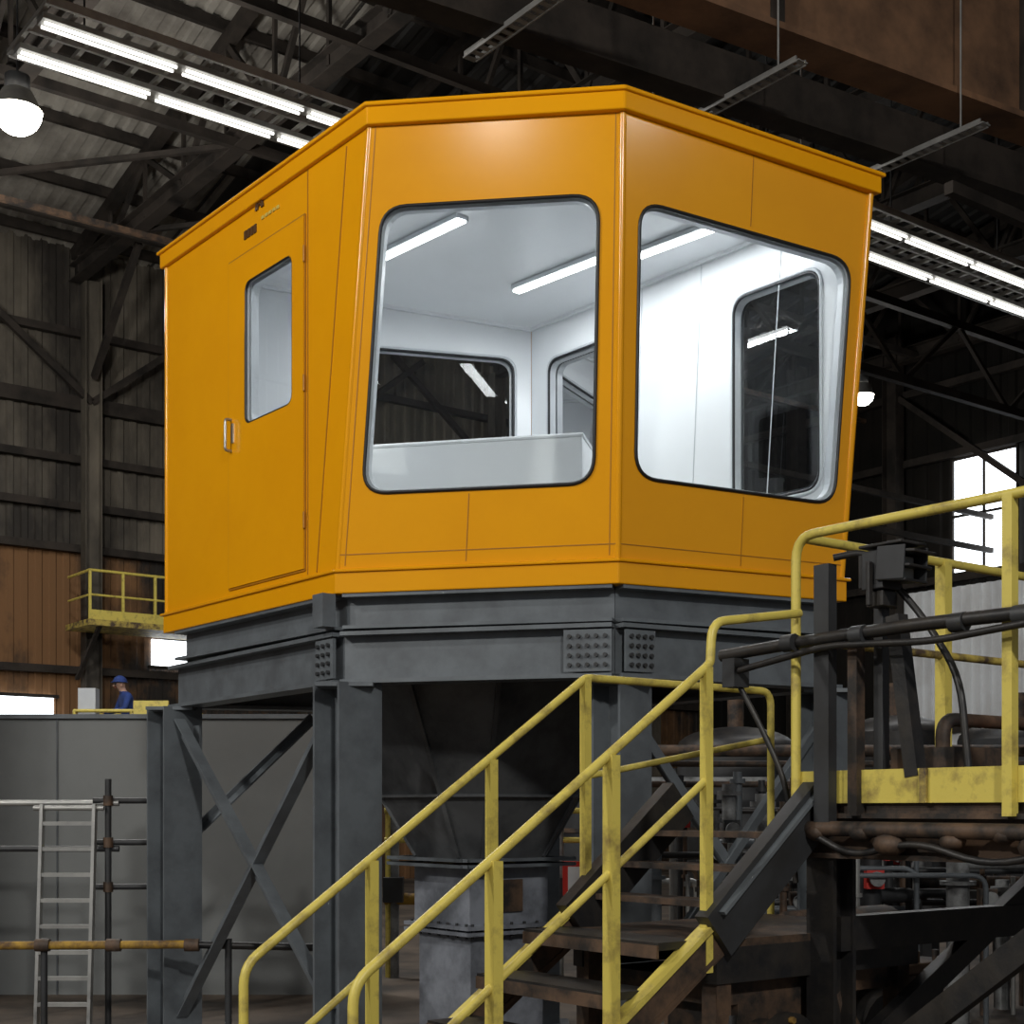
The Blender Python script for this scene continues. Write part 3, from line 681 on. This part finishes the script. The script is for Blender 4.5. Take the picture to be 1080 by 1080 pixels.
# ------------------------------------------------------------ process equipment behind / right
b = B(); ks = ['greyp', 'steel', 'alu', 'rust', 'steel_dk', 'greyp', 'rust', 'black', 'steel_dk']
def cluster(n, x0, x1, y0, y1, zmax):
    for i in range(n):
        x = random.uniform(x0, x1); y = random.uniform(y0, y1); h = E+random.uniform(-.6, zmax); r = random.choice((.02, .03, .04, .06, .09)); k = random.choice(ks)
        b.cyl((x, y, 0), (x, y, h), r, k, 10); b.cyl((x, y, h-.10), (x, y, h-.06), r*1.7, k, 12); b.cyl((x, y, h*.6), (x, y, h*.6+.03), r*1.6, k, 12)
        if random.random() < .6:
            L = random.uniform(.4, 1.6); a = random.choice((0, .6, -.6, 1.57)); dx, dy = L*math.cos(a), L*math.sin(a)*.6
            b.pipe([(x, y, h*.7), (x+dx, y+dy, h*.7), (x+dx, y+dy, 0)], r*.7, random.choice(ks), .12)
        if random.random() < .5:
            b.box((x, y-.12, h*.8), (.14, .10, .16), random.choice(('greyp', 'steel', 'rust', 'steel_dk', 'red', 'green'))); b.cyl((x, y-.2, h*.8), (x, y-.24, h*.8), .06, 'greyp', 14)
cluster(40, .9, 9, 12.6, 17, .55); cluster(34, 1.1, 3.6, 11.2, 12.5, .45); cluster(34, 3.6, 8.5, 10.9, 12.4, .1)
for z in (.25, .0, -.4, -.8, .45): b.cyl((.9, 13.2+z, E+z), (10, 13.2+z, E+z), .03, random.choice(ks))
for x in (1.2, 4.0, 6.8, 9.5): b.bar((x, 13.6, 0), (x, 13.6, E+.6), .12, .12, 'steel_dk')
b.obj('pipe_rack')
b = B()  # tank row added as a dark backing behind the pipe rack
for i in range(9):
    x = 1.2+i*2.1; r = random.uniform(.7, .95); h = random.uniform(1.9, 2.9)
    b.cyl((x, 20+i % 2, 0), (x, 20+i % 2, h), r, random.choice(('black', 'rust', 'steel_dk')), 24); b.dome((x, 20+i % 2, h), r, 'black', .35, 24)
    for z in (.6, 1.4): b.cyl((x, 20+i % 2, z), (x, 20+i % 2, z+.06), r+.04, 'rust', 24)
    b.cyl((x, 20+i % 2, h), (x, 20+i % 2, h+.7), .12, 'rust', 12)
b.cyl((0.6, 19, 2.5), (19, 19, 2.5), .08, 'rust'); b.cyl((0.6, 19, 2.1), (19, 19, 2.1), .05, 'greyp')
b.obj('storage_tanks')
b = B()
for i in range(5):
    x = -1.2+i*.42; b.cyl((x, 14.5, 0), (x, 14.5, E+.1-.2*(i % 2)), .05, 'greyp'); b.box((x, 14.4, .9), (.2, .2, .25), random.choice(('greyp', 'steel_dk')))
b.cyl((-1.3, 14.5, E-.3), (1, 14.5, E-.3), .03, 'yellow'); b.cyl((-1.3, 14.5, E-.0), (1, 14.5, E-.0), .03, 'yellow'); b.cyl((-1.3, 14.5, E-.9), (1, 14.5, E-.9), .06, 'rust_y')
b.box((.62, 14.3, E-.68), (.22, .1, .34), 'red'); b.box((.62, 14.24, E-.68), (.12, .02, .24), 'white')
for x in (-1.25, -.2, .9): b.bar((x, 14.5, 0), (x, 14.5, E), .06, .06, 'yellow')
b.obj('pipe_manifold')
b = B()
c = W(6.1, 5.3, 0)
b.box(c+UP*.45, (1.3, .9, .7), 'rust', (E1, E2)); b.box(c+UP*.84, (1.4, 1.0, .06), 'rust', (E1, E2)); b.box(c+UP*.05, (1.6, 1.1, .1), 'black', (E1, E2))
b.cyl(c+UP*.95-E1*.1, c+UP*.95+E1*.7, .2, 'rust', 20); b.cyl(c+UP*.5-E2*.6, c+UP*.5-E2*.4, .26, 'black', 24); b.cyl(c+UP*.5-E2*.66, c+UP*.5-E2*.6, .1, 'rust_y', 16)
for i in range(8): b.cyl(c+UP*.87+E1*(-.62+.17*i)-E2*.45, c+UP*.93+E1*(-.62+.17*i)-E2*.45, .022, 'rust', 6)
b.pipe([c+UP*.9-E1*.5, c+UP*1.1-E1*.5, c+UP*1.1-E1*.5-E2*.7, c+UP*.1-E1*.5-E2*.75], .04, 'black')
b.obj('drive_gearbox', None, .01)
b = B()
c = W(8.6, 4.6, 0)
for i in range(3):
    b.cyl(c+E1*i*.9, c+E1*i*.9+UP*1.15, .32, 'steel_dk', 20); b.dome(c+E1*i*.9+UP*1.15, .32, 'steel_dk', .5, 20)
    b.pipe([c+E1*i*.9+UP*1.3, c+E1*i*.9+UP*1.5, c+E1*(i*.9+.5)+UP*1.5, c+E1*(i*.9+.5)], .04, 'rust')
    b.cyl(c+E1*i*.9-E2*.33+UP*.6, c+E1*i*.9-E2*.4+UP*.6, .08, 'red' if i == 1 else 'greyp', 12)
b.cyl(c-E1*.8-E2*.5+UP*.5, c+E1*3-E2*.5+UP*.5, .04, 'red'); b.cyl(c-E1*.8-E2*.5+UP*.75, c+E1*3-E2*.5+UP*.75, .04, 'steel_dk')
for k in (-.8, 1, 3): b.bar(c+E1*k-E2*.5, c+E1*k-E2*.5+UP*.8, .07, .07, 'steel_dk')
b.obj('pump_set')

# ------------------------------------------------------------ world, camera
w = bpy.data.worlds.new('world'); bpy.context.scene.world = w; w.use_nodes = True
bg = w.node_tree.nodes['Background']; bg.inputs[0].default_value = (.82, .89, 1, 1); bg.inputs[1].default_value = .2
cam = bpy.data.cameras.new('camera'); co = bpy.data.objects.new('camera', cam); bpy.context.collection.objects.link(co)
co.location = (0, 0, E); co.rotation_euler = (math.pi/2, 0, 0); cam.lens = 50; cam.sensor_width = 36; cam.shift_y = .2917; cam.clip_end = 300
bpy.context.scene.camera = co
bpy.context.scene.view_settings.view_transform = 'Standard'
